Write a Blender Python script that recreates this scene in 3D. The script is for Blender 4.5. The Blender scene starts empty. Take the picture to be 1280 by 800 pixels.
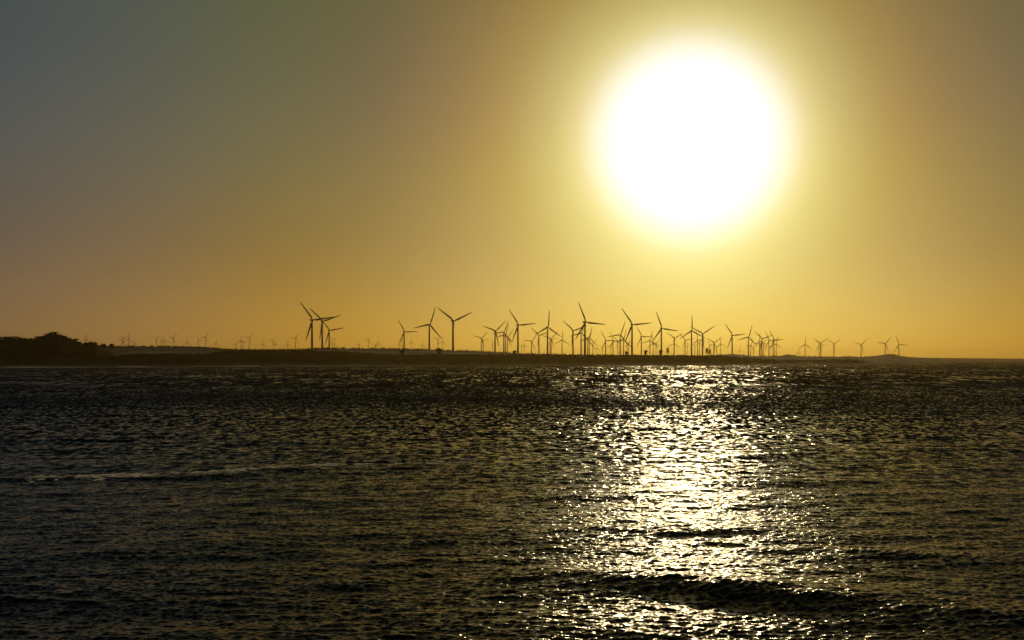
import bpy, bmesh, math, random
import numpy as np
from mathutils import Vector, Matrix

random.seed(7)
rng = np.random.default_rng(7)
R = math.radians
scene = bpy.context.scene

# ------------------------------------------------------------------ camera, sky, sun, exposure
H_EYE = 12.0          # eye height above the sea
FPX = 1600.0          # focal length in pixels of the 1280-wide photograph
HOR = 449.0           # row of the horizon in the photograph
cam_data = bpy.data.cameras.new("camera")
cam_data.sensor_width = 36.0
cam_data.lens = 36.0 * FPX / 1280.0
cam_data.shift_y = -(400.0 - HOR) / 1280.0
cam_data.clip_start = 0.5
cam_data.clip_end = 120000.0
cam = bpy.data.objects.new("camera", cam_data)
cam.location = (0, 0, H_EYE)
cam.rotation_euler = (R(90), 0, 0)
scene.collection.objects.link(cam)
scene.camera = cam

SUN = Vector(((864 - 640) / FPX, 1.0, (HOR - 176) / FPX)).normalized()
SUN_EL = math.asin(SUN.z)
SUN_AZ = math.atan2(SUN.x, SUN.y)          # clockwise from +Y

world = bpy.data.worlds.new("World")
scene.world = world
world.use_nodes = True
nt = world.node_tree
nt.nodes.clear()
N = nt.nodes.new
L = nt.links.new
w_out = N("ShaderNodeOutputWorld")
bg = N("ShaderNodeBackground")
bg.inputs["Strength"].default_value = 0.05
sky = N("ShaderNodeTexSky")
sky.sky_type = 'NISHITA'
sky.sun_disc = False
sky.sun_elevation = SUN_EL
sky.sun_rotation = SUN_AZ
sky.air_density = 1.0
sky.dust_density = 0.8
sky.ozone_density = 1.0
L(sky.outputs[0], bg.inputs["Color"])
# aureole of the low sun in dusty air: brightness falls with the angle from the sun
tc = N("ShaderNodeTexCoord")
nrm = N("ShaderNodeVectorMath"); nrm.operation = 'NORMALIZE'
L(tc.outputs["Generated"], nrm.inputs[0])
dot = N("ShaderNodeVectorMath"); dot.operation = 'DOT_PRODUCT'
dot.inputs[1].default_value = SUN
L(nrm.outputs[0], dot.inputs[0])
acos = N("ShaderNodeMath"); acos.operation = 'ARCCOSINE'
L(dot.outputs["Value"], acos.inputs[0])
div = N("ShaderNodeMath"); div.operation = 'DIVIDE'; div.inputs[1].default_value = R(90)
L(acos.outputs[0], div.inputs[0])
ramp = N("ShaderNodeValToRGB")
ramp.color_ramp.interpolation = 'B_SPLINE'
AUREOLE = [(0.0, (2.4996, 2.4996, 2.3994)), (3.0, (1.18, 1.15, 1.05)), (4.0, (0.93, 0.90, 0.68)), (5.0, (0.67, 0.56, 0.165)), (6.2, (0.46, 0.38, 0.09)), (8.0, (0.3050, 0.1920, 0.0000)), (10.5, (0.1880, 0.1120, 0.0000)), (14.0, (0.0928, 0.0720, 0.0000)), (18.0, (0.0773, 0.0860, 0.0020)), (23.0, (0.0590, 0.0700, 0.0290)), (30.0, (0.0370, 0.0560, 0.0520)), (38.0, (0.0150, 0.0230, 0.0270)), (50.0, (0.0060, 0.0070, 0.0105)), (70.0, (0.0040, 0.0060, 0.0081)), (89.0, (0.0030, 0.0060, 0.0090))]   # angle from the sun in degrees, linear rgb
BAND = [(0.0, (0.5200, 0.1751, 0.0000)), (2.5, (0.3268, 0.0992, 0.0000)), (5.0, (0.1774, 0.0314, 0.0000)), (8.5, (0.0896, 0.0370, 0.0392)), (13.0, (0.0131, 0.0047, 0.0500)), (20.0, (0.0000, 0.0000, 0.0002))]
NEAR = [(0.0, (0.0000, 0.3418, 0.0825)), (2.5, (0.0000, 0.2750, 0.1500)), (5.0, (0.0101, 0.1750, 0.0950)), (8.0, (0.0209, 0.0808, 0.0000)), (11.0, (0.0000, 0.0000, 0.0000))]
SKY_GAIN = 11.3137
els = ramp.color_ramp.elements
while len(els) > 1:
    els.remove(els[-1])
for i, (a, c) in enumerate(AUREOLE):
    e = els[0] if i == 0 else els.new(a / 90.0)
    e.position = a / 90.0
    e.color = (*c, 1)
L(div.outputs[0], ramp.inputs[0])
bg2 = N("ShaderNodeBackground")
bg2.inputs["Strength"].default_value = SKY_GAIN
L(ramp.outputs[0], bg2.inputs["Color"])
# dusty band that warms the air toward the horizon
sep = N("ShaderNodeSeparateXYZ"); L(nrm.outputs[0], sep.inputs[0])
band = N("ShaderNodeValToRGB")
band.color_ramp.interpolation = 'B_SPLINE'
bels = band.color_ramp.elements
while len(bels) > 1:
    bels.remove(bels[-1])
for i, (a, c) in enumerate(BAND):
    e = bels[0] if i == 0 else bels.new(a / 90.0)
    e.position = a / 90.0
    e.color = (*c, 1)
asin = N("ShaderNodeMath"); asin.operation = 'ARCSINE'; L(sep.outputs["Z"], asin.inputs[0])
eldiv = N("ShaderNodeMath"); eldiv.operation = 'DIVIDE'; eldiv.inputs[1].default_value = R(90)
L(asin.outputs[0], eldiv.inputs[0])
L(eldiv.outputs[0], band.inputs[0])
fall = N("ShaderNodeMapRange")                 # the band is brightest under the sun
fall.inputs["From Min"].default_value = 0.0; fall.inputs["From Max"].default_value = 45 / 90
fall.inputs["To Min"].default_value = 1.0 * SKY_GAIN; fall.inputs["To Max"].default_value = 0.05 * SKY_GAIN
L(div.outputs[0], fall.inputs["Value"])
bg3 = N("ShaderNodeBackground")
L(band.outputs[0], bg3.inputs["Color"])
L(fall.outputs[0], bg3.inputs["Strength"])
# brighter yellow air right under the sun
near = N("ShaderNodeValToRGB")
near.color_ramp.interpolation = 'B_SPLINE'
nels = near.color_ramp.elements
while len(nels) > 1:
    nels.remove(nels[-1])
for i, (a, c) in enumerate(NEAR):
    e = nels[0] if i == 0 else nels.new(a / 90.0)
    e.position = a / 90.0
    e.color = (*c, 1)
L(eldiv.outputs[0], near.inputs[0])
fall2 = N("ShaderNodeMapRange")
fall2.interpolation_type = 'SMOOTHSTEP'
fall2.inputs["From Min"].default_value = 0.0; fall2.inputs["From Max"].default_value = 20 / 90
fall2.inputs["To Min"].default_value = 1.0 * SKY_GAIN; fall2.inputs["To Max"].default_value = 0.0
L(div.outputs[0], fall2.inputs["Value"])
bg4 = N("ShaderNodeBackground")
L(near.outputs[0], bg4.inputs["Color"])
L(fall2.outputs[0], bg4.inputs["Strength"])
a1 = N("ShaderNodeAddShader"); L(bg.outputs[0], a1.inputs[0]); L(bg2.outputs[0], a1.inputs[1])
a2 = N("ShaderNodeAddShader"); L(a1.outputs[0], a2.inputs[0]); L(bg3.outputs[0], a2.inputs[1])
a3 = N("ShaderNodeAddShader"); L(a2.outputs[0], a3.inputs[0]); L(bg4.outputs[0], a3.inputs[1])
L(a3.outputs[0], w_out.inputs["Surface"])

sun_data = bpy.data.lights.new("sun", 'SUN')
sun_data.energy = 4.6
sun_data.angle = R(0.5)
sun_data.color = (1.0, 0.75, 0.36)
sun = bpy.data.objects.new("sun", sun_data)
sun.rotation_euler = (-SUN).to_track_quat('-Z', 'Y').to_euler()
sun.location = SUN * 500
scene.collection.objects.link(sun)

scene.view_settings.view_transform = 'Standard'
scene.view_settings.look = 'None'
scene.view_settings.exposure = -3.5
scene.view_settings.gamma = 1.0
scene.view_settings.use_curve_mapping = False
scene.render.engine = 'CYCLES'
scene.cycles.max_bounces = 4
scene.cycles.diffuse_bounces = 1
scene.cycles.glossy_bounces = 2
scene.cycles.volume_bounces = 0
scene.cycles.sample_clamp_indirect = 6.0
scene.cycles.sample_clamp_direct = 0.0
scene.cycles.use_denoising = True
scene.cycles.use_adaptive_sampling = False

HAZE_DENSITY = 3.0e-5
HAZE_COLOR = (1.0, 0.72, 0.22)
HAZE_G = 0.72


# ------------------------------------------------------------------ helpers
def at(u, v, d):
    """point seen at photo pixel (u, v) when it stands d metres down the view"""
    return Vector(((u - 640) / FPX * d, d, H_EYE + (HOR - v) / FPX * d))


def tag(o, label=None, cat=None, group=None, kind=None):
    if label: o["label"] = label
    if cat: o["category"] = cat
    if group: o["group"] = group
    if kind: o["kind"] = kind
    return o


def mesh_obj(name, verts, faces, mat, parent=None, smooth=False):
    me = bpy.data.meshes.new(name)
    me.from_pydata([tuple(v) for v in verts], [], faces)
    me.materials.append(mat)
    if smooth:
        me.polygons.foreach_set("use_smooth", [True] * len(me.polygons))
    me.update()
    o = bpy.data.objects.new(name, me)
    scene.collection.objects.link(o)
    if parent: o.parent = parent
    return o


def grid_obj(name, P, mat, smooth=True, attrs=None):
    """P: (rows, cols, 3) array of points -> one quad sheet"""
    nr, nc, _ = P.shape
    me = bpy.data.meshes.new(name)
    nv = nr * nc
    idx = np.arange(nv, dtype=np.int32).reshape(nr, nc)
    q = np.stack([idx[:-1, :-1], idx[:-1, 1:], idx[1:, 1:], idx[1:, :-1]], -1).reshape(-1)
    nf = len(q) // 4
    me.vertices.add(nv)
    me.vertices.foreach_set("co", np.ascontiguousarray(P, dtype=np.float32).reshape(-1))
    me.loops.add(nf * 4)
    me.loops.foreach_set("vertex_index", q)
    me.polygons.add(nf)
    me.polygons.foreach_set("loop_start", np.arange(0, nf * 4, 4, dtype=np.int32))
    me.polygons.foreach_set("use_smooth", np.full(nf, smooth))
    me.update(calc_edges=True)
    me.materials.append(mat)
    for k, a in (attrs or {}).items():
        at_ = me.attributes.new(k, 'FLOAT', 'POINT')
        at_.data.foreach_set("value", np.ascontiguousarray(a, dtype=np.float32).reshape(-1))
    o = bpy.data.objects.new(name, me)
    scene.collection.objects.link(o)
    return o


def new_mat(name):
    m = bpy.data.materials.new(name)
    m.use_nodes = True
    return m, m.node_tree, m.node_tree.nodes["Principled BSDF"]


def noise_mat(name, c1, c2, scale, rough=0.9, detail=5.0, bump=0.0, spec=0.2):
    m, t, b = new_mat(name)
    g = t.nodes.new("ShaderNodeNewGeometry")
    n = t.nodes.new("ShaderNodeTexNoise")
    n.inputs["Scale"].default_value = scale
    n.inputs["Detail"].default_value = detail
    t.links.new(g.outputs["Position"], n.inputs["Vector"])
    r = t.nodes.new("ShaderNodeValToRGB")
    r.color_ramp.elements[0].position = 0.35; r.color_ramp.elements[0].color = (*c1, 1)
    r.color_ramp.elements[1].position = 0.65; r.color_ramp.elements[1].color = (*c2, 1)
    t.links.new(n.outputs["Fac"], r.inputs[0])
    t.links.new(r.outputs[0], b.inputs["Base Color"])
    b.inputs["Roughness"].default_value = rough
    b.inputs["Specular IOR Level"].default_value = spec
    return m


M = {}
M["paint"] = noise_mat("turbine_paint", (0.42, 0.42, 0.41), (0.48, 0.48, 0.47), 0.15, rough=0.45, spec=0.4)
M["blade"] = noise_mat("blade_paint", (0.43, 0.43, 0.42), (0.48, 0.48, 0.47), 0.2, rough=0.5, spec=0.3)
M["leaf"] = noise_mat("scrub_leaf", (0.030, 0.036, 0.014), (0.060, 0.058, 0.024), 0.25, rough=0.8)
M["palm"] = noise_mat("palm_leaf", (0.035, 0.045, 0.015), (0.06, 0.065, 0.025), 0.5, rough=0.7)
M["bark"] = noise_mat("bark", (0.05, 0.035, 0.022), (0.09, 0.065, 0.042), 0.8, rough=0.95)
M["foam"] = noise_mat("surf_foam", (0.55, 0.56, 0.55), (0.78, 0.78, 0.76), 0.12, rough=0.8)

# backlit foam and spray let the low sun through
t = M["foam"].node_tree
pb = t.nodes["Principled BSDF"]; tl = t.nodes.new("ShaderNodeBsdfTranslucent"); tl.inputs["Color"].default_value = (0.92, 0.92, 0.9, 1)
mx = t.nodes.new("ShaderNodeMixShader"); mx.inputs[0].default_value = 0.8
t.links.new(pb.outputs[0], mx.inputs[1]); t.links.new(tl.outputs[0], mx.inputs[2])
t.links.new(mx.outputs[0], t.nodes["Material Output"].inputs["Surface"])
# sea water
m, t, b = new_mat("sea_water")
b.inputs["Base Color"].default_value = (0.006, 0.007, 0.0075, 1)
at_r = t.nodes.new("ShaderNodeAttribute"); at_r.attribute_name = "rough"
t.links.new(at_r.outputs["Fac"], b.inputs["Roughness"])
b.inputs["IOR"].default_value = 1.333
b.inputs["Specular IOR Level"].default_value = 0.13
g = t.nodes.new("ShaderNodeNewGeometry")
def slope_noise(cell_x, cell_y, detail, attr, k_):
    """random facet slopes of wavelets cell_x by cell_y metres, as strong as the mesh attribute says"""
    mp = t.nodes.new("ShaderNodeMapping"); mp.inputs["Scale"].default_value = (1 / cell_x, 1 / cell_y, 1.0)
    mp.inputs["Rotation"].default_value = (0, 0, R(-8))
    t.links.new(g.outputs["Position"], mp.inputs["Vector"])
    n = t.nodes.new("ShaderNodeTexNoise"); n.inputs["Scale"].default_value = 1.0
    n.inputs["Detail"].default_value = detail; n.inputs["Roughness"].default_value = 0.6
    t.links.new(mp.outputs[0], n.inputs["Vector"])
    s = t.nodes.new("ShaderNodeVectorMath"); s.operation = 'SUBTRACT'; s.inputs[1].default_value = (0.5, 0.5, 0.5)
    t.links.new(n.outputs["Color"], s.inputs[0])
    fl = t.nodes.new("ShaderNodeVectorMath"); fl.operation = 'MULTIPLY'; fl.inputs[1].default_value = (k_, k_, 0)
    t.links.new(s.outputs[0], fl.inputs[0])
    at_n = t.nodes.new("ShaderNodeAttribute"); at_n.attribute_name = attr
    sc2 = t.nodes.new("ShaderNodeVectorMath"); sc2.operation = 'SCALE'
    t.links.new(fl.outputs[0], sc2.inputs[0]); t.links.new(at_n.outputs["Fac"], sc2.inputs["Scale"])
    return sc2.outputs[0]
tot = slope_noise(0.30, 0.19, 3.0, "ripple", 1.5)
for args in ((0.95, 1.7, 1.5, "chop_mid", 1.0), (2.4, 20.0, 1.0, "chop_far", 0.9), (16.0, 100.0, 2.0, "chop_far", 0.55)):
    ad = t.nodes.new("ShaderNodeVectorMath"); ad.operation = 'ADD'
    t.links.new(tot, ad.inputs[0]); t.links.new(slope_noise(*args), ad.inputs[1]); tot = ad.outputs[0]
# far off, only the wave sides turned to the open sea show over the crests
at_l = t.nodes.new("ShaderNodeAttribute"); at_l.attribute_name = "lean"
cx = t.nodes.new("ShaderNodeCombineXYZ"); t.links.new(at_l.outputs["Fac"], cx.inputs["Y"])
ad = t.nodes.new("ShaderNodeVectorMath"); ad.operation = 'ADD'
t.links.new(tot, ad.inputs[0]); t.links.new(cx.outputs[0], ad.inputs[1]); tot = ad.outputs[0]
class _T: pass
sc2 = _T(); sc2.outputs = [tot]
ad = t.nodes.new("ShaderNodeVectorMath"); ad.operation = 'ADD'
t.links.new(g.outputs["Normal"], ad.inputs[0]); t.links.new(sc2.outputs[0], ad.inputs[1])
nn = t.nodes.new("ShaderNodeVectorMath"); nn.operation = 'NORMALIZE'
t.links.new(ad.outputs[0], nn.inputs[0])
t.links.new(nn.outputs[0], b.inputs["Normal"])
M["water"] = m

# coast ground: scrub and sand by the cover attribute and noise
m, t, b = new_mat("coast_ground")
g = t.nodes.new("ShaderNodeNewGeometry")
mp = t.nodes.new("ShaderNodeMapping"); mp.inputs["Scale"].default_value = (1.0, 0.35, 1.0)
t.links.new(g.outputs["Position"], mp.inputs["Vector"])
n = t.nodes.new("ShaderNodeTexNoise"); n.inputs["Scale"].default_value = 0.02; n.inputs["Detail"].default_value = 8
t.links.new(mp.outputs[0], n.inputs["Vector"])
at_n = t.nodes.new("ShaderNodeAttribute"); at_n.attribute_name = "sand"
ms = t.nodes.new("ShaderNodeMath"); ms.operation = 'MULTIPLY_ADD'; ms.inputs[1].default_value = 1.2; ms.inputs[2].default_value = -0.6
t.links.new(n.outputs["Fac"], ms.inputs[0])
ma = t.nodes.new("ShaderNodeMath"); ma.operation = 'ADD'; ma.use_clamp = True
t.links.new(at_n.outputs["Fac"], ma.inputs[0]); t.links.new(ms.outputs[0], ma.inputs[1])
cr = t.nodes.new("ShaderNodeValToRGB")
cr.color_ramp.elements[0].position = 0.1; cr.color_ramp.elements[0].color = (0.040, 0.040, 0.018, 1)
cr.color_ramp.elements[1].position = 0.9; cr.color_ramp.elements[1].color = (0.42, 0.35, 0.24, 1)
e = cr.color_ramp.elements.new(0.45); e.color = (0.13, 0.11, 0.05, 1)
t.links.new(ma.outputs[0], cr.inputs[0]); t.links.new(cr.outputs[0], b.inputs["Base Color"])
b.inputs["Roughness"].default_value = 0.95
b.inputs["Specular IOR Level"].default_value = 0.1
M["ground"] = m

# ------------------------------------------------------------------ the sea
SEA_K = 1.0
def build_sea():
    rows = [40.0]
    while rows[-1] < 3000:
        d = rows[-1]
        rows.append(d + min(0.0017 * d * (1 + d / 400.0), 4.0))
    fine = len(rows)
    while rows[-1] < 40000:
        rows.append(min(rows[-1] * 1.12, 40000.0))
    D = np.array(rows)
    dr = np.gradient(D)
    inner = np.linspace(-60, 1340, 1400)
    left = -60 - np.cumsum(np.geomspace(4, 700, 18))[::-1]
    right = 1340 + np.cumsum(np.geomspace(4, 700, 18))
    U = np.concatenate([left, inner, right])
    nr, nc = len(D), len(U)
    X = ((U[None, :] - 640) / FPX * D[:, None]).astype(np.float32)
    Y = np.broadcast_to(D[:, None], (nr, nc)).astype(np.float32)
    dc = np.gradient(U)[None, :] / FPX * D[:, None]
    Z = np.zeros((nr, nc), np.float32)
    # gusts: slow patches of rougher and calmer water
    gust = (0.5 * np.sin(X / 31 + 0.6 * np.sin(Y / 57)) * np.sin(Y / 83 + 1.3 + 0.5 * np.sin(X / 41))
            + 0.35 * np.sin(X / 13 + Y / 37 + 2.0) * np.sin(Y / 29 - X / 61))
    lane = np.sin(X / 120 + 0.8 * np.sin(Y / 260) + 1.0) * np.sin(Y / 95 + X / 330 + 0.7) + 0.6 * np.sin(Y / 33 + 0.9 * np.sin(X / 45))
    gust = (1.0 + 0.20 * gust + 0.17 * lane).astype(np.float32)
    lost = np.zeros((nr, nc), np.float32)
    lam = np.geomspace(0.30, 30.0, 140)
    res_r = dr[:, None]
    for i, l in enumerate(lam):
        spread = 0.62 if l < 6 else 0.35
        th = R(-5) + rng.normal(0, spread * 0.75)   # direction of travel measured from the view axis
        kx, ky = 2 * math.pi / l * math.sin(th), 2 * math.pi / l * math.cos(th)
        slope = (0.027 if l < 0.8 else 0.015 if l < 1.6 else 0.010 if l < 4 else 0.006 if l < 9 else 0.004) * SEA_K
        amp = slope * l / (2 * math.pi) * math.sqrt(2)
        w_r = np.clip((l / max(abs(math.cos(th)), 0.15) / res_r - 2.5) / 2.5, 0, 1)
        cs = abs(math.sin(th))
        w_c = np.clip((l / max(cs, 0.15) / dc - 2.5) / 2.5, 0, 1)
        w = (w_r * w_c).astype(np.float32)
        ph = rng.uniform(0, 2 * math.pi)
        rmax = int(np.max(np.nonzero(w.max(axis=1) > 0)[0], initial=-1)) + 1
        if rmax > 0:
            s = slice(0, rmax)
            # a slow phase wobble breaks the trains up into short crested waves
            wob = 1.1 * np.sin(X[s] * (0.37 / l) + i) * np.sin(Y[s] * (0.29 / l) + 2.1 * i)
            Z[s] += (amp * w[s] * np.cos(kx * X[s] + ky * Y[s] + ph + wob)).astype(np.float32)
        lost += (slope ** 2) * (1 - w ** 2)
    Z *= gust
    # swell lines and the wave that stands up in the foreground, at their own places
    def crest(pts, height, back, face):
        u = [p[0] for p in pts]; d = [H_EYE * FPX / (p[1] - HOR) for p in pts]
        x = np.array([(a - 640) / FPX * q for a, q in zip(u, d)])
        lo = max(0, int(np.searchsorted(D, min(d) - 5 * face)) - 1)
        hi = min(nr, int(np.searchsorted(D, max(d) + 4 * back)) + 1)
        if hi - lo < 3: return
        q = slice(lo, hi)
        Xq, Yq = X[q], Y[q]
        x0, x1 = x[0], x[-1]
        c = np.interp(Xq, x, np.array(d)).astype(np.float32)
        mid, half = (x0 + x1) / 2, (x1 - x0) / 2
        env = np.clip((1.0 - np.abs(Xq - mid) / half) / 0.45, 0, 1)
        env = env * env * (3 - 2 * env)
        wig = (0.30 * face * np.sin(Xq / (face * 1.9)) + 0.40 * face * np.sin(Xq / (face * 4.3) + 1)).astype(np.float32)
        dd = Yq - c - wig
        prof = np.where(dd > 0, np.exp(-(dd / back) ** 2), np.exp(-(dd / face) ** 2))
        Z[q] += (height * env * prof * (0.82 + 0.22 * np.sin(Xq / (face * 2.7) + 0.5))).astype(np.float32)
    crest([(520, 726), (720, 730), (800, 739), (900, 748), (1000, 755), (1100, 760), (1280, 769), (1700, 778)], 0.60, 4.0, 2.3)
    crest([(880, 690), (1010, 686), (1130, 694), (1240, 700)], 0.2, 3.0, 1.4)
    crest([(860, 606), (930, 605), (1010, 602)], 0.32, 5, 2.2)
    crest([(700, 537), (770, 536), (850, 538)], 0.38, 10, 4)
    crest([(730, 523), (800, 522), (880, 524)], 0.40, 10, 4)
    crest([(900, 572), (950, 570), (1010, 569)], 0.45, 8, 3)
    crest([(850, 493), (910, 492), (980, 493)], 0.70, 25, 10)
    crest([(860, 517), (940, 516), (1060, 517)], 0.42, 14, 6)
    crest([(1000, 545), (1100, 545), (1220, 548)], 0.40, 10, 4)
    crest([(-80, 602), (80, 600), (240, 596), (340, 590), (440, 584)], 0.28, 5, 2.2)
    crest([(-80, 520), (120, 518), (300, 520)], 0.45, 14, 6)
    crest([(60, 690), (260, 680), (460, 690)], 0.28, 4, 2.2)
    crest([(380, 640), (520, 634), (640, 640)], 0.25, 4, 2.2)
    # many lesser swell crests, short and broken, all over the bay
    for _ in range(170):
        d_ = float(np.exp(rng.uniform(math.log(75), math.log(1500))))
        uu = rng.uniform(-60, 1340)
        v_ = HOR + H_EYE * FPX / d_
        if d_ < 125 and 560 < uu < 1080: continue
        hw = rng.uniform(8, 30) * (d_ / 100) ** 0.55 * FPX / d_
        tilt = rng.uniform(-0.02, 0.02) * hw * 100 / d_
        hh = (0.45 if d_ < 170 else 1.0) * rng.uniform(0.05, 0.13) * (d_ / 100) ** 0.42
        fc = 1.4 * (d_ / 100) ** 0.62
        crest([(uu - hw, v_ + tilt), (uu, v_), (uu + hw, v_ - tilt)], hh, fc * 2.3, fc)
    far = np.clip((D - 2500) / 500, 0, 1)[:, None]
    Z *= (1 - far)
    # slopes too fine for the mesh: part as wavelet normals, the rest as microfacet roughness
    DD = D[:, None]
    def bell(a, b_): return np.clip((DD - a) / (b_ - a), 0, 1)
    ripple = 0.95 * gust * (1 - bell(80, 300)) + 0.1
    mid = bell(90, 200) * (1 - bell(450, 900)) * gust * 1.9
    farc = bell(350, 800) * gust * 2.2
    rough = np.sqrt(0.022 + 0.018 * bell(80, 700)) + 0 * X
    lean = -(0.10 * bell(58, 125) + 0.27 * bell(110, 360) + 0.08 * bell(500, 1500)) + 0 * X
    print("SEA", nr, nc, "mss", float(lost[-1].mean()), "rough", rough[0].mean(), rough[-1].mean())
    global SEA
    SEA = (D, U, Z)
    P = np.stack([X, Y, Z], -1)
    o = grid_obj("sea", P, M["water"], True, {"ripple": ripple, "chop_mid": mid, "chop_far": farc, "lean": lean, "rough": rough})
    tag(o, kind="structure")
build_sea()

# ------------------------------------------------------------------ the coast
def curve(pts):
    xs = [p[0] for p in pts]; ys = [p[1] for p in pts]
    return lambda u: np.interp(u, xs, ys)

shore_v = curve([(-600, 463), (0, 460), (300, 458.6), (640, 457), (1000, 456.1), (1080, 456.6), (1110, 456.4),
                 (1150, 455.4), (1200, 453.8), (1240, 453.0), (1280, 452.2), (1500, 451.4), (2000, 451)])
def shore_d(u): return H_EYE * FPX / (shore_v(u) - HOR)
front_v = curve([(-600, 446), (0, 446), (14, 444), (22, 441.5), (34, 444.5), (60, 444.5), (67, 443.3), (75, 445), (110, 446), (125, 447),
                 (145, 446.5), (155, 444), (170, 443), (260, 442.6), (275, 439.5), (300, 439), (380, 438.6), (400, 439.3),
                 (425, 439.5), (445, 441), (470, 443), (500, 444), (540, 443.4), (580, 443.4), (640, 443.3), (700, 444), (800, 444.2),
                 (900, 445.2), (925, 447), (950, 449), (970, 449.9), (1000, 450.2), (1030, 450.2), (1058, 449.4), (1070, 450.2), (1082, 453),
                 (1095, 455.0), (1150, 454.3), (1200, 452.6), (1280, 451.3), (2000, 450.4)])
back_v = curve([(-600, 432), (0, 432), (110, 432.5), (142, 433.3), (160, 433.2), (220, 433.5), (260, 435.2), (280, 437), (320, 438), (380, 437.4),
                (400, 436), (480, 436), (520, 436.6), (560, 438), (600, 439.6), (640, 441.3), (680, 442.4), (720, 443.4), (800, 444),
                (880, 444.2), (905, 443.2), (915, 442.6), (925, 443.3), (940, 445), (960, 445.1), (975, 444.6), (985, 443.4),
                (992, 443.9), (1000, 445.4), (1050, 445.9), (1062, 445.2), (1075, 446.2), (1090, 445.2), (1104, 443.6), (1112, 442.4),
                (1118, 443.2), (1124, 444.6), (1136, 446.4), (1160, 447.3), (1280, 448.2), (2000, 448.4)])
back_off = curve([(-600, 700), (300, 700), (420, 520), (640, 520), (880, 420), (960, 900), (1080, 1800), (1280, 2500), (2000, 2500)])
hill_v = curve([(-600, 428), (-60, 424), (0, 424), (24, 424), (33, 426), (48, 424), (60, 419.5), (74, 419.5), (86, 425), (96, 429), (103, 432.5), (108, 431), (119, 431), (123, 434.5), (140, 435), (152, 441), (2000, 449)])
def z_of(v, d): return H_EYE + (HOR - v) * d / FPX

def build_coast():
    U = np.unique(np.concatenate([np.linspace(-600, -80, 60), np.arange(-80, 1360, 1.5), np.linspace(1360, 2000, 60)]))
    d0 = shore_d(U); dF = d0 + 130; dB = d0 + back_off(U); dH = d0 + 330
    zF = z_of(front_v(U), dF); zB = z_of(back_v(U), dB)
    prof = []        # (distance, height, sand)
    prof.append((d0 - 25, -1.5 + 0 * U, 1.0))
    prof.append((d0, 0.12 + 0 * U, 1.0))
    prof.append((d0 + 22, 1.0 + 0 * U, 1.0))
    prof.append((d0 + 50, 1.9 + 0 * U, 0.8))
    zb = 1.9
    for f_, k_ in ((0.25, 0.35), (0.5, 0.68), (0.75, 0.9), (1.0, 1.0)):
        prof.append((d0 + 50 + 80 * f_, zb + (zF - zb) * k_, 0.02))
    for f_ in (0.15, 0.3, 0.5, 0.7, 0.85, 0.95, 1.0):
        base = zF + (zB - zF) * f_ ** 1.3 - 1.5 * math.sin(math.pi * f_)
        s_ = 0.42 + 0.12 * math.sin(math.pi * f_)
        prof.append((dF + (dB - dF) * f_, base, s_ if f_ < 0.95 else 0.15))
    for dd in (1.03, 1.1, 1.25, 1.5, 2.0, 3.0, 4.0, 5.0, 6.0):
        d_ = dB * dd
        prof.append((d_, z_of(back_v(U) + 0.5 + 0.6 * min(1, (dd - 1) * 3), d_), 0.2))
    nr = len(prof)
    P = np.zeros((nr, len(U), 3)); S = np.zeros((nr, len(U)))
    for i, (d, z, s_) in enumerate(prof):
        P[i, :, 0] = (U - 640) / FPX * d
        P[i, :, 1] = d
        jit = 0.0 if i < 3 else 1.0
        P[i, :, 2] = z + jit * 0.35 * (np.sin(U * 0.9 + i * 2.3) + np.sin(U * 0.37 + i))
        S[i] = s_
    dark = (U > 100) & (U < 300)
    S[8:16, dark] = 0.1
    streak = ((U > 150) & (U < 262))
    S[8, streak] = 0.8; S[9, streak] = 0.9; S[10, streak] = 0.4
    hz = (U > 900)
    S[11:15, hz] = 0.6
    o = grid_obj("coast_land", P, M["ground"], True, {"sand": S})
    tag(o, kind="structure")

    # the wooded hill on the left: an ellipsoidal rise standing on the coast strip
    Uh = np.linspace(-560, 152, 220)
    rowsP = []
    for f_ in np.linspace(-1, 1, 21):
        d = shore_d(Uh) + 330 + f_ * 170
        top = z_of(hill_v(Uh), shore_d(Uh) + 330)
        z = 2 + np.maximum(top - 2, 0) * np.cos(f_ * math.pi / 2) ** 0.7 - 3 * abs(f_)
        rowsP.append(np.stack([(Uh - 640) / FPX * d, d, z], -1))
    P = np.array(rowsP)
    o = grid_obj("hill", P, M["ground"], True, {"sand": np.full(P.shape[:2], 0.05)})
    tag(o, kind="structure")
build_coast()

def ground_z(u, d):
    """height of the coast land behind the ridge"""
    dB = float(shore_d(u) + back_off(u))
    return float(z_of(back_v(u) + 1.1, d)) if d > dB else float(z_of(back_v(u), dB))

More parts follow.
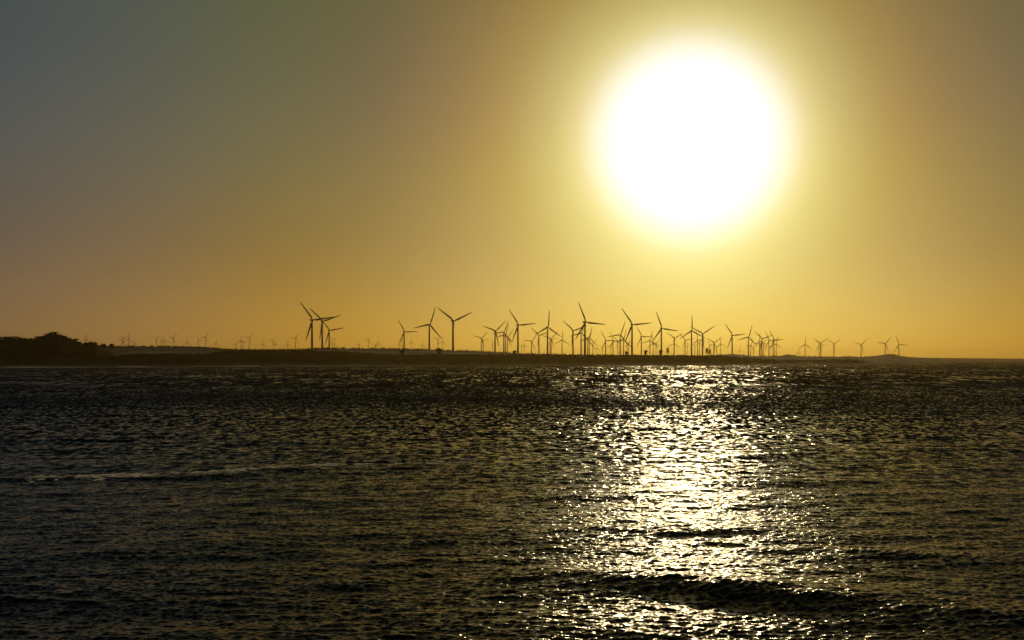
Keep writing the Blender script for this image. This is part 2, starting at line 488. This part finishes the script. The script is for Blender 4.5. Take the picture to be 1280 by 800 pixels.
# surf breaking along the beach
def build_surf():
    segs = [(-80, 205, 5.0), (203, 232, 6.0), (231, 332, 6.0), (330, 468, 8.0), (464, 716, 6.0), (985, 1062, 5.0), (1064, 1128, 9.0), (825, 850, 6.0)]
    V, F = [], []
    for a, b_, wdt in segs:
        us = np.arange(a, b_, 1.0)
        n_ = len(us)
        for i, u in enumerate(us):
            t_ = i / (n_ - 1)
            env = min(1, 9 * min(t_, 1 - t_) + 0.3) * (1.0 if u < 480 else 0.75)
            d = float(shore_d(u)) - 48 + 5 * math.sin(u * 0.053) + 3 * math.sin(u * 0.0871 + 1)
            w_ = wdt * env
            lump = 0.5 + 0.25 * math.sin(u * 0.043 + 0.6) + 0.25 * math.sin(u * 0.0171 + 2)
            h_ = env * (1.7 + 0.9 * lump + random.uniform(-.12, .12))
            x = (u - 640) / FPX
            base = len(V)
            for dd, z in ((-w_, -0.3), (-w_ * .5, 0.1), (-0.35, h_ * .35), (0, h_), (0.5, h_ * .97)):
                V.append((x * (d + dd), d + dd, z))
            if i:
                for k in range(4):
                    F.append((base - 5 + k, base + k, base + k + 1, base - 4 + k))
    o = mesh_obj("surf_foam", V, F, M["foam"], smooth=True)
    tag(o, "broken line of pale surf foam along the foot of the dark beach", "surf", kind="stuff")
build_surf()

def sea_z(u, d):
    D, U, Z = SEA
    return float(Z[min(int(np.searchsorted(D, d)), len(D) - 1), min(int(np.searchsorted(U, u)), len(U) - 1)])

# thin broken foam left along the swell line in the left half of the bay
def build_whitecaps():
    V, F = [], []
    for pts, n_, dens in (([(35, 602), (140, 598), (240, 594), (340, 589), (432, 583)], 400, 1.0), ([(440, 582), (560, 578), (640, 576)], 90, 0.6)):
        us = [p[0] for p in pts]; vs = [p[1] for p in pts]
        for _ in range(n_):
            u = us[0] + (us[-1] - us[0]) * random.random() ** 0.75
            if math.sin(u * 0.13) + math.sin(u * 0.047 + 1) + random.uniform(-1.2, 1.2) < -0.3: continue
            v = float(np.interp(u, us, vs)) + random.gauss(0, 1.5)
            d = H_EYE * FPX / (v - HOR) + 0.4
            w_ = random.uniform(0.15, 0.7); dp = random.uniform(0.12, 0.35); h_ = random.uniform(0.04, 0.17)
            x = (u - 640) / FPX * d; z = sea_z(u, d)
            k = len(V)
            m_ = 6                        # a thin ragged lip of spray and foam, lit through from behind
            for i in range(m_):
                f_ = i / (m_ - 1) * 2 - 1
                top = h_ * max(0.1, 1 - f_ * f_) * random.uniform(0.6, 1.2)
                yy = d + dp * f_ * 0.4 + random.uniform(-.03, .03)
                V.append((x + f_ * w_, yy, z - 0.04)); V.append((x + f_ * w_, yy + 0.06, z + top))
            for i in range(m_ - 1):
                F.append((k + 2 * i, k + 2 * i + 2, k + 2 * i + 3, k + 2 * i + 1))
    o = mesh_obj("whitecap_foam", V, F, M["foam"], smooth=True)
    tag(o, "thin pale foam broken along a swell line in the left half of the bay", "foam", kind="stuff")
build_whitecaps()

# ------------------------------------------------------------------ plants
def leaf_clump(V, F, c, rx, ry, rz, n, size):
    """n small leaf-cluster faces through an uneven crown volume"""
    for _ in range(n):
        while True:
            p = np.array([random.uniform(-1, 1) for _ in range(3)])
            if p @ p < 1: break
        r_ = 0.55 + 0.45 * random.random()
        q = Vector((c[0] + p[0] * rx * r_ * 1.2, c[1] + p[1] * ry, c[2] + p[2] * rz))
        s = size * random.uniform(0.6, 1.4)
        a = Vector((random.gauss(0, 1), random.gauss(0, 1), random.gauss(0, 1))).normalized()
        b_ = a.orthogonal().normalized(); c_ = a.cross(b_)
        k = len(V)
        V.extend([q + b_ * s, q + c_ * s * 0.8, q - b_ * s * 0.9, q - c_ * s * 0.7 + a * s * 0.3])
        F.append((k, k + 1, k + 2, k + 3))

def build_scrub():
    # low scrub along the crests: nobody could count it
    V, F = [], []
    for _ in range(2600):
        u = random.uniform(-60, 1080)
        d = float(shore_d(u)) + 130 + random.uniform(-40, 12)
        zf = float(z_of(front_v(u), float(shore_d(u)) + 130))
        if zf < 5: continue
        z = zf - max(0, (float(shore_d(u)) + 130 - d)) * 0.06
        h = random.uniform(0.6, 1.6)
        leaf_clump(V, F, ((u - 640) / FPX * d, d, z + h * 0.3), h * 1.8, h * 1.8, h, 9, 0.9)
    o = mesh_obj("scrub", V, F, M["leaf"])
    tag(o, "dark low scrub covering the crest of the front coastal bank", "scrub", kind="stuff")
    V, F = [], []
    for _ in range(1500):
        u = random.choice([random.uniform(104, 640), random.uniform(240, 420), random.uniform(104, 1300)])
        dB = float(shore_d(u) + back_off(u))
        big = random.random() < (0.22 if u < 660 else 0.03)
        h = random.uniform(1.8, 3.0) if big else random.uniform(0.5, 1.5)
        d = dB + random.uniform(-15, 15)
        z = float(z_of(back_v(u), dB))
        s_ = dB / 2700
        leaf_clump(V, F, ((u - 640) / FPX * d, d, z + h * 0.45), h * 1.4 * s_, h * 1.4, h * s_, 10, 0.9)
    o = mesh_obj("treeline_scrub", V, F, M["leaf"])
    tag(o, "fine ragged line of far bushes along the back ridge under the turbines", "bushes", kind="stuff")
    V, F = [], []
    for _ in range(2400):
        u = random.uniform(-420, 121)
        f_ = random.uniform(-0.95, 0.3)
        d = float(shore_d(u)) + 330 + f_ * 170
        top = float(z_of(hill_v(u), float(shore_d(u)) + 330))
        z = 2 + max(top - 2, 0) * math.cos(f_ * math.pi / 2) ** 0.7 - 3 * abs(f_)
        h = random.uniform(1.5, 3.2)
        leaf_clump(V, F, ((u - 640) / FPX * d, d, z + h * 0.5), h * 1.5, h * 1.5, h, 16, 1.1)
    o = mesh_obj("woods", V, F, M["leaf"])
    tag(o, "dense dark woods covering the rounded coastal hill", "woods", kind="stuff")
build_scrub()


def limb(V, F, a, b_, r0, r1, n=7):
    a, b_ = Vector(a), Vector(b_)
    ax = (b_ - a).normalized(); s = ax.orthogonal().normalized(); q = ax.cross(s)
    k = len(V)
    for p, r_ in ((a, r0), (b_, r1)):
        for i in range(n):
            t_ = 2 * math.pi * i / n
            V.append(p + (s * math.cos(t_) + q * math.sin(t_)) * r_)
    for i in range(n):
        j = (i + 1) % n
        F.append((k + i, k + j, k + n + j, k + n + i))
    F.append(tuple(k + n + i for i in range(n)))


def bushy_tree(u, base_v, top_v, width_px, d, label, group=None, lean=0.0, wide=1.0, buried=0.0):
    base = at(u, base_v, d); base.z -= buried
    h = (base_v - top_v) * d / FPX + buried
    w = width_px * d / FPX / 2
    root = bpy.data.objects.new("tree", None); scene.collection.objects.link(root)
    root.location = base
    tag(root, label, "tree", group)
    V, F = [], []
    tr = max(0.35, h * 0.035)
    k1 = Vector((lean * h * 0.4, 0, h * 0.45))
    limb(V, F, (0, 0, -3.0), k1, tr, tr * 0.7)
    tips = []
    for i in range(6):
        a = i * 1.05 + random.random()
        tip = Vector((k1.x + math.cos(a) * w * 0.6, math.sin(a) * w * 0.6, h * random.uniform(0.6, 0.85)))
        limb(V, F, k1 - Vector((0, 0, h * 0.08 * (i % 3))), tip, tr * 0.5, tr * 0.2, 5); tips.append(tip)
    mesh_obj("trunk", V, F, M["bark"], root, True)
    V, F = [], []
    cs = tips + [Vector((lean * h * 0.6, 0, h * 0.86)), Vector((lean * h * 0.5, 0, h * 0.6))] + [Vector((random.uniform(-.5, .5) * w, random.uniform(-.5, .5) * w, h * random.uniform(0.22, 0.5))) for _ in range(5)]
    for c in cs:
        s = random.uniform(0.36, 0.55)
        leaf_clump(V, F, c, w * s * wide, w * s, h * 0.16, 70, max(0.4, 0.055 * h))
    mesh_obj("crown", V, F, M["leaf"], root)
    return root


def palm_tree(u, base_v, top_v, d, label, lean=0.0, spread=1.0):
    base = at(u, base_v, d)
    h = (base_v - top_v) * d / FPX
    random.seed(int(u * 10))
    root = bpy.data.objects.new("palm_tree", None); scene.collection.objects.link(root)
    root.location = base
    tag(root, label, "palm tree")
    V, F = [], []
    top = Vector((lean * h, 0, h * 0.70))
    prev, pr = Vector((0, 0, -3.0)), 0.75
    for i in range(1, 6):
        f_ = i / 5
        p = Vector((lean * h * f_ ** 1.6, 0, h * 0.70 * f_)); r_ = 0.75 - 0.25 * f_
        limb(V, F, prev, p, pr, r_, 8); prev, pr = p, r_
    mesh_obj("trunk", V, F, M["bark"], root, True)
    # fronds arch out of the trunk, tier over tier
    V, F = [], []
    for i in range(40):
        q_ = i / 39
        a = i * 2.399
        org = Vector((lean * h * (0.35 + 0.35 * q_), 0, h * (0.30 + 0.40 * q_)))
        Lf = h * (0.36 - 0.05 * q_) * random.uniform(0.8, 1.15) * spread
        up = 0.25 + 1.15 * q_
        prevc = None
        for s_ in range(7):
            f_ = s_ / 6
            rad = Lf * f_ * math.cos(up * (1 - 0.35 * f_))
            zz = Lf * (f_ * math.sin(up) * 1.15 - 0.42 * f_ * f_)
            c = org + Vector((math.cos(a) * rad, math.sin(a) * rad, zz))
            wd = h * 0.040 * math.sin(math.pi * min(1, 0.12 + f_ * 0.86))
            side = Vector((-math.sin(a), math.cos(a), 0)) * wd
            drop = Vector((0, 0, -wd * 0.7))
            k = len(V)
            V.extend([c + side + drop, c, c - side + drop])
            if prevc is not None:
                F.append((prevc, prevc + 1, k + 1, k)); F.append((prevc + 1, prevc + 2, k + 2, k + 1))
            prevc = k
    mesh_obj("crown", V, F, M["palm"], root)
    return root


def dR(u): return float(shore_d(u)) + 150
bushy_tree(503.2, 444.5, 436.6, 7, dR(503), "dark bushy tree on the front bank below the mid-sized turbine with level right blade")
bushy_tree(548.3, 444.2, 434.6, 8.5, dR(548), "largest dark bushy tree on the front bank, between the two tall turbines")
bushy_tree(643.2, 443.9, 437.8, 5.5, dR(643), "small round tree at the foot of a tall turbine left of centre")
bushy_tree(783.3, 444.4, 439.0, 4.8, dR(783), "low dark tree on the ridge just left of a tall turbine's foot", wide=1.3)
bushy_tree(807.3, 444.5, 437.2, 5.0, dR(807), "small lone round-headed tree on the ridge between two turbines")
bushy_tree(826.0, 444.6, 436.6, 5.2, dR(826), "bushy tree hiding the foot of a tall turbine, beside the palm")
palm_tree(834.4, 444.6, 432.8, dR(834), "tallest slim palm on the ridge, right of a tall turbine", 0.03, 0.85)
palm_tree(884.2, 445.0, 433.6, dR(884), "leaning palm of a close pair on the ridge, the left one", -0.08)
palm_tree(886.6, 445.0, 435.4, dR(886), "shorter palm of a close pair on the ridge, the right one", 0.10)
hg = "trees along the skyline of the wooded hill"
for u, tv, wpx, lab in ((5, 419.3, 17, "broad flat-topped tree at the far left end of the hill's skyline"),
                        (18, 419.0, 15, "wide low tree on the hill's left hump, before the dip"),
                        (29, 421.3, 10, "rounded tree on the slope falling into the dip of the hill"),
                        (38, 421.8, 6, "small tree standing in the dip between the hill's two humps"),
                        (49, 419.2, 12, "spreading tree rising from the dip toward the hill's top"),
                        (60, 416.0, 13, "dome-crowned tree just left of the hill's highest crown"),
                        (67.5, 414.4, 13, "highest round-crowned tree at the top of the wooded hill"),
                        (78, 418.5, 13, "broad tree just right of the hill's highest crown"),
                        (86, 421.0, 9, "low tree halfway down the hill's right slope"),
                        (94, 423.3, 9, "separate round tree knob near the foot of the hill's right slope"),
                        (100, 426.0, 6, "small last tree before the notch at the hill's right foot")):
    d = float(shore_d(u)) + 330
    bushy_tree(u, float(hill_v(u)) + 0.8, tv + (0.0 if u in (67.5, 94) else 0.9), wpx, d, lab, hg, buried=1.0)
tg = "trees right of the wooded hill"
for u, tv, wpx, lab in ((107, 427.3, 8, "dark tree right of the notch, under a far turbine's rotor"),
                        (113, 426.6, 8, "ragged tall tree in the middle of the block right of the notch"),
                        (118.5, 426.8, 7, "end tree of the dark block right of the notch"),
                        (129, 429.0, 9, "low flat tree right of the dark tree block"),
                        (139.5, 429.2, 6, "small knob of a tree, last before the bare ridge")):
    d = float(shore_d(u)) + 330
    bushy_tree(u, 436.0, tv + 0.5, wpx, d, lab, tg, buried=2.0, wide=1.1)

# ------------------------------------------------------------------ wind turbines
BL = 55.0     # blade length
def blade_mesh():
    V, F = [], []
    st = [(0.0, 1.1, 1.1), (1.5, 1.15, 1.1), (4, 1.7, 0.95), (9, 2.5, 0.66), (14, 2.4, 0.5), (22, 2.1, 0.4), (32, 1.75, 0.3), (42, 1.35, 0.2), (50, 1.0, 0.14), (54, 0.6, 0.1), (55, 0.15, 0.04)]
    n = 10
    for i, (z, c, th) in enumerate(st):
        tw = R(16) * (1 - z / 55) ** 2
        off = 0.0 if z < 2 else min(1, (z - 2) / 7) * c * 0.35
        for k in range(n):
            a = 2 * math.pi * k / n
            x, y = c * math.cos(a) + off, th * math.sin(a)
            V.append((x * math.cos(tw) - y * math.sin(tw), x * math.sin(tw) + y * math.cos(tw) - 0.0006 * z * z, z + 1.2))
        if i:
            for k in range(n):
                j = (k + 1) % n
                F.append(((i - 1) * n + k, (i - 1) * n + j, i * n + j, i * n + k))
    F.append(tuple((len(st) - 1) * n + k for k in range(n)))
    return V, F

def lathe(prof, n=20, axis='Z'):
    V, F = [], []
    for i, (z, r_) in enumerate(prof):
        for k in range(n):
            a = 2 * math.pi * k / n
            V.append((r_ * math.cos(a), r_ * math.sin(a), z) if axis == 'Z' else (r_ * math.cos(a), z, r_ * math.sin(a)))
        if i:
            for k in range(n):
                j = (k + 1) % n
                F.append(((i - 1) * n + k, (i - 1) * n + j, i * n + j, i * n + k))
    F.append(tuple(range(n))[::-1]); F.append(tuple((len(prof) - 1) * n + k for k in range(n)))
    return V, F

NAC_V, NAC_F = [], []
prof = [(-4.2, 1.5, 1.6, 0.1), (-3.2, 2.0, 2.1, 0.1), (2, 2.1, 2.3, 0.2), (7, 2.0, 2.2, 0.2), (9.5, 1.7, 1.8, 0.35), (10.2, 1.2, 1.2, 0.5)]
for i, (y, wx, hz_, zo) in enumerate(prof):
    for k in range(12):
        a = 2 * math.pi * (k + 0.5) / 12
        cx, cz = math.cos(a), math.sin(a)
        p_ = 0.55
        NAC_V.append((wx * math.copysign(abs(cx) ** p_, cx), y, zo + hz_ * math.copysign(abs(cz) ** p_, cz)))
    if i:
        for k in range(12):
            j = (k + 1) % 12
            NAC_F.append(((i - 1) * 12 + k, (i - 1) * 12 + j, i * 12 + j, i * 12 + k))
NAC_F.append(tuple(range(12))[::-1]); NAC_F.append(tuple(60 + k for k in range(12)))

def mk_mesh(name, vf, mat):
    me = bpy.data.meshes.new(name)
    me.from_pydata([tuple(v) for v in vf[0]], [], vf[1]); me.materials.append(mat)
    me.polygons.foreach_set("use_smooth", [True] * len(me.polygons)); me.update()
    return me
me_blade = mk_mesh("blade", blade_mesh(), M["blade"])
me_nac = mk_mesh("nacelle", (NAC_V, NAC_F), M["paint"])
me_hub = mk_mesh("rotor_hub", lathe([(-3.4, 0.15), (-3.1, 0.9), (-2.2, 1.6), (-0.8, 2.0), (1.2, 2.0), (1.8, 1.5)], 16, 'Y'), M["paint"])

def tower_mesh(h):
    pr = [(-3, 3.3), (0, 3.2), (0.01, 2.95)]
    for i in range(1, 9):
        f_ = i / 8
        pr.append((f_ * (h - 1.9), 2.95 - 1.0 * f_))
    return mk_mesh("tower", lathe(pr), M["paint"])

# hub column, hub row, blade length in photo pixels, angle of one blade clockwise from straight up
TURBINES = [
 (107.4,424.1,8,0),(154.3,423.8,6.5,55),(152.3,425.2,5,30),(160.5,424.1,8,0),(168.3,428.5,5,0),
 (195.3,423.4,6,57),(202.4,425.5,5.2,-12),(206.2,426.3,5.5,100),(216.5,422.3,7.7,40),(233.6,427.6,5,0),(248.3,425.1,6.2,97),(256.6,421.7,8,32),(269.9,429,4,10),
 (301.2,425.5,6.7,0),(303.5,428.5,5,60),(294.5,430,4,20),(311.4,422.2,7.7,40),(328.5,430.3,4,15),(341.2,425.7,6.4,35),(344.5,430,4,0),(359.5,430,4.2,0),(369.2,422.5,8.2,30),
 (390.0,400.0,27.8,81),(402.7,401.5,23.8,71),(411.5,413.0,18.7,79),(415.4,423.7,6,75),(417.8,430,4,20),(448.8,430.3,4,15),(460.5,424.5,6.5,27),(469.5,431.2,4,40),(472.6,430.6,4.4,0),
 (499.5,430,4.4,20),(503.2,424.4,6,10),(505.2,414.7,17.2,88),(514.4,428,6.2,0),(528.3,431,4.4,15),(536.6,405.7,23,18),(547.3,424.5,7.2,55),(553,427,6.4,0),(566.2,401.3,27.3,65),
 (601.7,422.7,12,44),(604.2,426,8,70),(616,429.2,6.5,-30),(618.8,413.7,19.3,47),(629.7,415.2,15.5,22),(631.7,418.3,14,15),(634.3,421,12.8,38),(647.4,406.3,23.2,84),
 (652,432,4.6,10),(655.2,431.4,4.8,0),(664.3,426.5,12,38),(673.7,419.3,14.6,70),(684.4,409.0,21.2,3),(687.6,425,9.5,75),(688.9,423,12.6,44),(702.5,424.8,12,2),
 (716.2,413.4,19.2,69),(726.4,416.2,18,15),(731.2,402.7,27,95),(734.5,425.0,12,20),(736.4,422.0,14.4,14),(740.8,429.8,8.5,45),(746.3,435.2,5,10),(753,435.2,5,70),
 (757.1,425.7,14,88),(763.5,432.5,7.5,30),(766.3,426.6,12,97),(772.4,427,9.5,75),(775.2,418.4,17.4,20),(779.4,424.2,13,14),(783.9,430,8.5,60),(785.7,430.5,9,5),(790.0,405.8,24.4,84),
 (801.7,420.7,14.6,90),(812.4,425.6,12.6,12),(816.5,429,10,110),(820.0,429.2,9.4,40),(826.7,410.4,22,98),
 (842.6,422.8,13.6,61),(842.4,429.5,10,5),(856.3,425.2,11.5,78),(859.5,431,7,95),(864.4,413.3,19.4,-2),(868.5,432,7.5,60),(872.0,424.5,10.8,105),(874.3,428,9,30),(878.1,417.1,18.2,57),
 (887.4,430.7,7.8,90),(892.3,428.3,12.2,57),(895.7,433,7.4,60),(900.7,430.0,8.4,113),(915.2,419.2,17.5,84),(924.5,438.5,4.4,0),
 (935.5,421.4,16,15),(938.4,431.4,9.4,20),(941.8,434.6,6.6,55),(949.4,426.3,10,-5),(950.2,430.4,8.4,40),(952.4,423.4,14,70),(954.4,429.6,9,32),(961.2,425.6,12.8,90),(965,433.2,6.6,20),(967.4,424.7,13.6,88),(970.4,430.0,9.6,8),
 (998,440.6,4,0),(1006.4,430.7,10.6,2),(1023.7,431.3,9.4,88),(1025.7,428.7,11.2,56),(1042.2,429.6,10.6,56),(1076.4,430.9,10.7,43),(1106.5,429.6,11.7,38),(1123.5,430.5,11.7,95),
]
TURBINES.sort()
CLUSTERS = [(130, "above the trees at the hill's foot"), (180, "just right of the wooded hill"), (275, "over the pale sand streak"),
            (380, "left of the big trio"), (413, "in the big left trio"), (480, "right of the big trio"),
            (560, "around the left tall pair"), (590, "alone in the open gap"), (645, "in the group left of centre"), (662, "in the small centre group"),
            (705, "left of the tallest's cluster"), (756, "in the tallest's cluster"), (795, "left of the lone round tree"),
            (830, "beside the small ridge trees"), (882, "between the palms"), (912, "right of the palm pair"), (930, "on the bare dune"),
            (990, "in the tight cluster at right"), (1050, "in the loose row at right"), (1090, "alone beside the hazy dune"), (1300, "on the hazy dune")]
ORD = ["first", "second", "third", "fourth", "fifth", "sixth", "seventh", "eighth", "ninth", "tenth", "eleventh", "twelfth", "thirteenth", "fourteenth"]

def pose(a):
    a = a % 120
    if a < 7 or a > 113: return "upright top blade"
    if 53 <= a <= 67: return "blades making a Y"
    if a < 30: return "top blade leaning right"
    if a < 53: return "blade up to the right"
    if 83 <= a <= 97: return "level right blade"
    return "blade up to the left"

def cluster_of(u):
    for c, n in CLUSTERS:
        if u < c: return n
count = {}
for t_ in TURBINES: count[cluster_of(t_[0])] = count.get(cluster_of(t_[0]), 0) + 1
seen = {}

def part(name, me, parent, loc=(0, 0, 0), rot=(0, 0, 0)):
    o = bpy.data.objects.new(name, me)
    scene.collection.objects.link(o)
    o.parent = parent; o.location = loc; o.rotation_euler = rot
    return o

for (u, v, lp, ang) in TURBINES:
    lp = max(lp, 6.0)
    d = BL * FPX / lp
    hub = at(u, v, d)
    gz = min(ground_z(u, d), hub.z - 45)
    h = hub.z - gz
    root = bpy.data.objects.new("wind_turbine", None); scene.collection.objects.link(root)
    root.location = (hub.x, d, gz)
    yaw = R(24) + random.uniform(-R(7), R(7)) + math.atan2(-hub.x, d)
    root.rotation_euler = (0, 0, yaw)
    c = cluster_of(u); seen[c] = seen.get(c, 0) + 1
    size = ("huge" if lp >= 26 else "tall" if lp >= 20 else "mid-sized" if lp >= 13.5 else "smaller" if lp >= 8.5 else "tiny")
    if count[c] == 1: place = c
    else: place = f"{ORD[seen[c]-1]} from left {c}"
    tag(root, f"{size} turbine, {pose(ang)}, {place}", "wind turbine", "wind turbines along the coast")
    part("tower", tower_mesh(h), root)
    part("nacelle", me_nac, root, (0, 0, h))
    hb = part("rotor_hub", me_hub, root, (0, -5.4, h), (0, R(ang), 0))
    for k in range(3):
        part("blade", me_blade, hb, (0, 0, 0), (0, R(120 * k), 0))

# ------------------------------------------------------------------ air
def build_haze():
    x0, x1, y0, y1, z0, z1 = -60000, 60000, -300, 42000, -4, 250
    V = [(x, y, z) for z in (z0, z1) for x, y in ((x0, y0), (x1, y0), (x1, y1), (x0, y1))]
    F = [(0, 3, 2, 1), (4, 5, 6, 7), (0, 1, 5, 4), (1, 2, 6, 5), (2, 3, 7, 6), (3, 0, 4, 7)]
    m = bpy.data.materials.new("haze_air"); m.use_nodes = True
    t = m.node_tree; t.nodes.clear()
    o_ = t.nodes.new("ShaderNodeOutputMaterial")
    pv = t.nodes.new("ShaderNodeVolumePrincipled")
    pv.inputs["Color"].default_value = (*HAZE_COLOR, 1)
    pv.inputs["Density"].default_value = HAZE_DENSITY
    pv.inputs["Anisotropy"].default_value = HAZE_G
    t.links.new(pv.outputs[0], o_.inputs["Volume"])
    o = mesh_obj("haze", V, F, m)
    tag(o, "golden dusty haze filling the air along the coast", "haze", kind="stuff")
if HAZE_DENSITY > 0: build_haze()
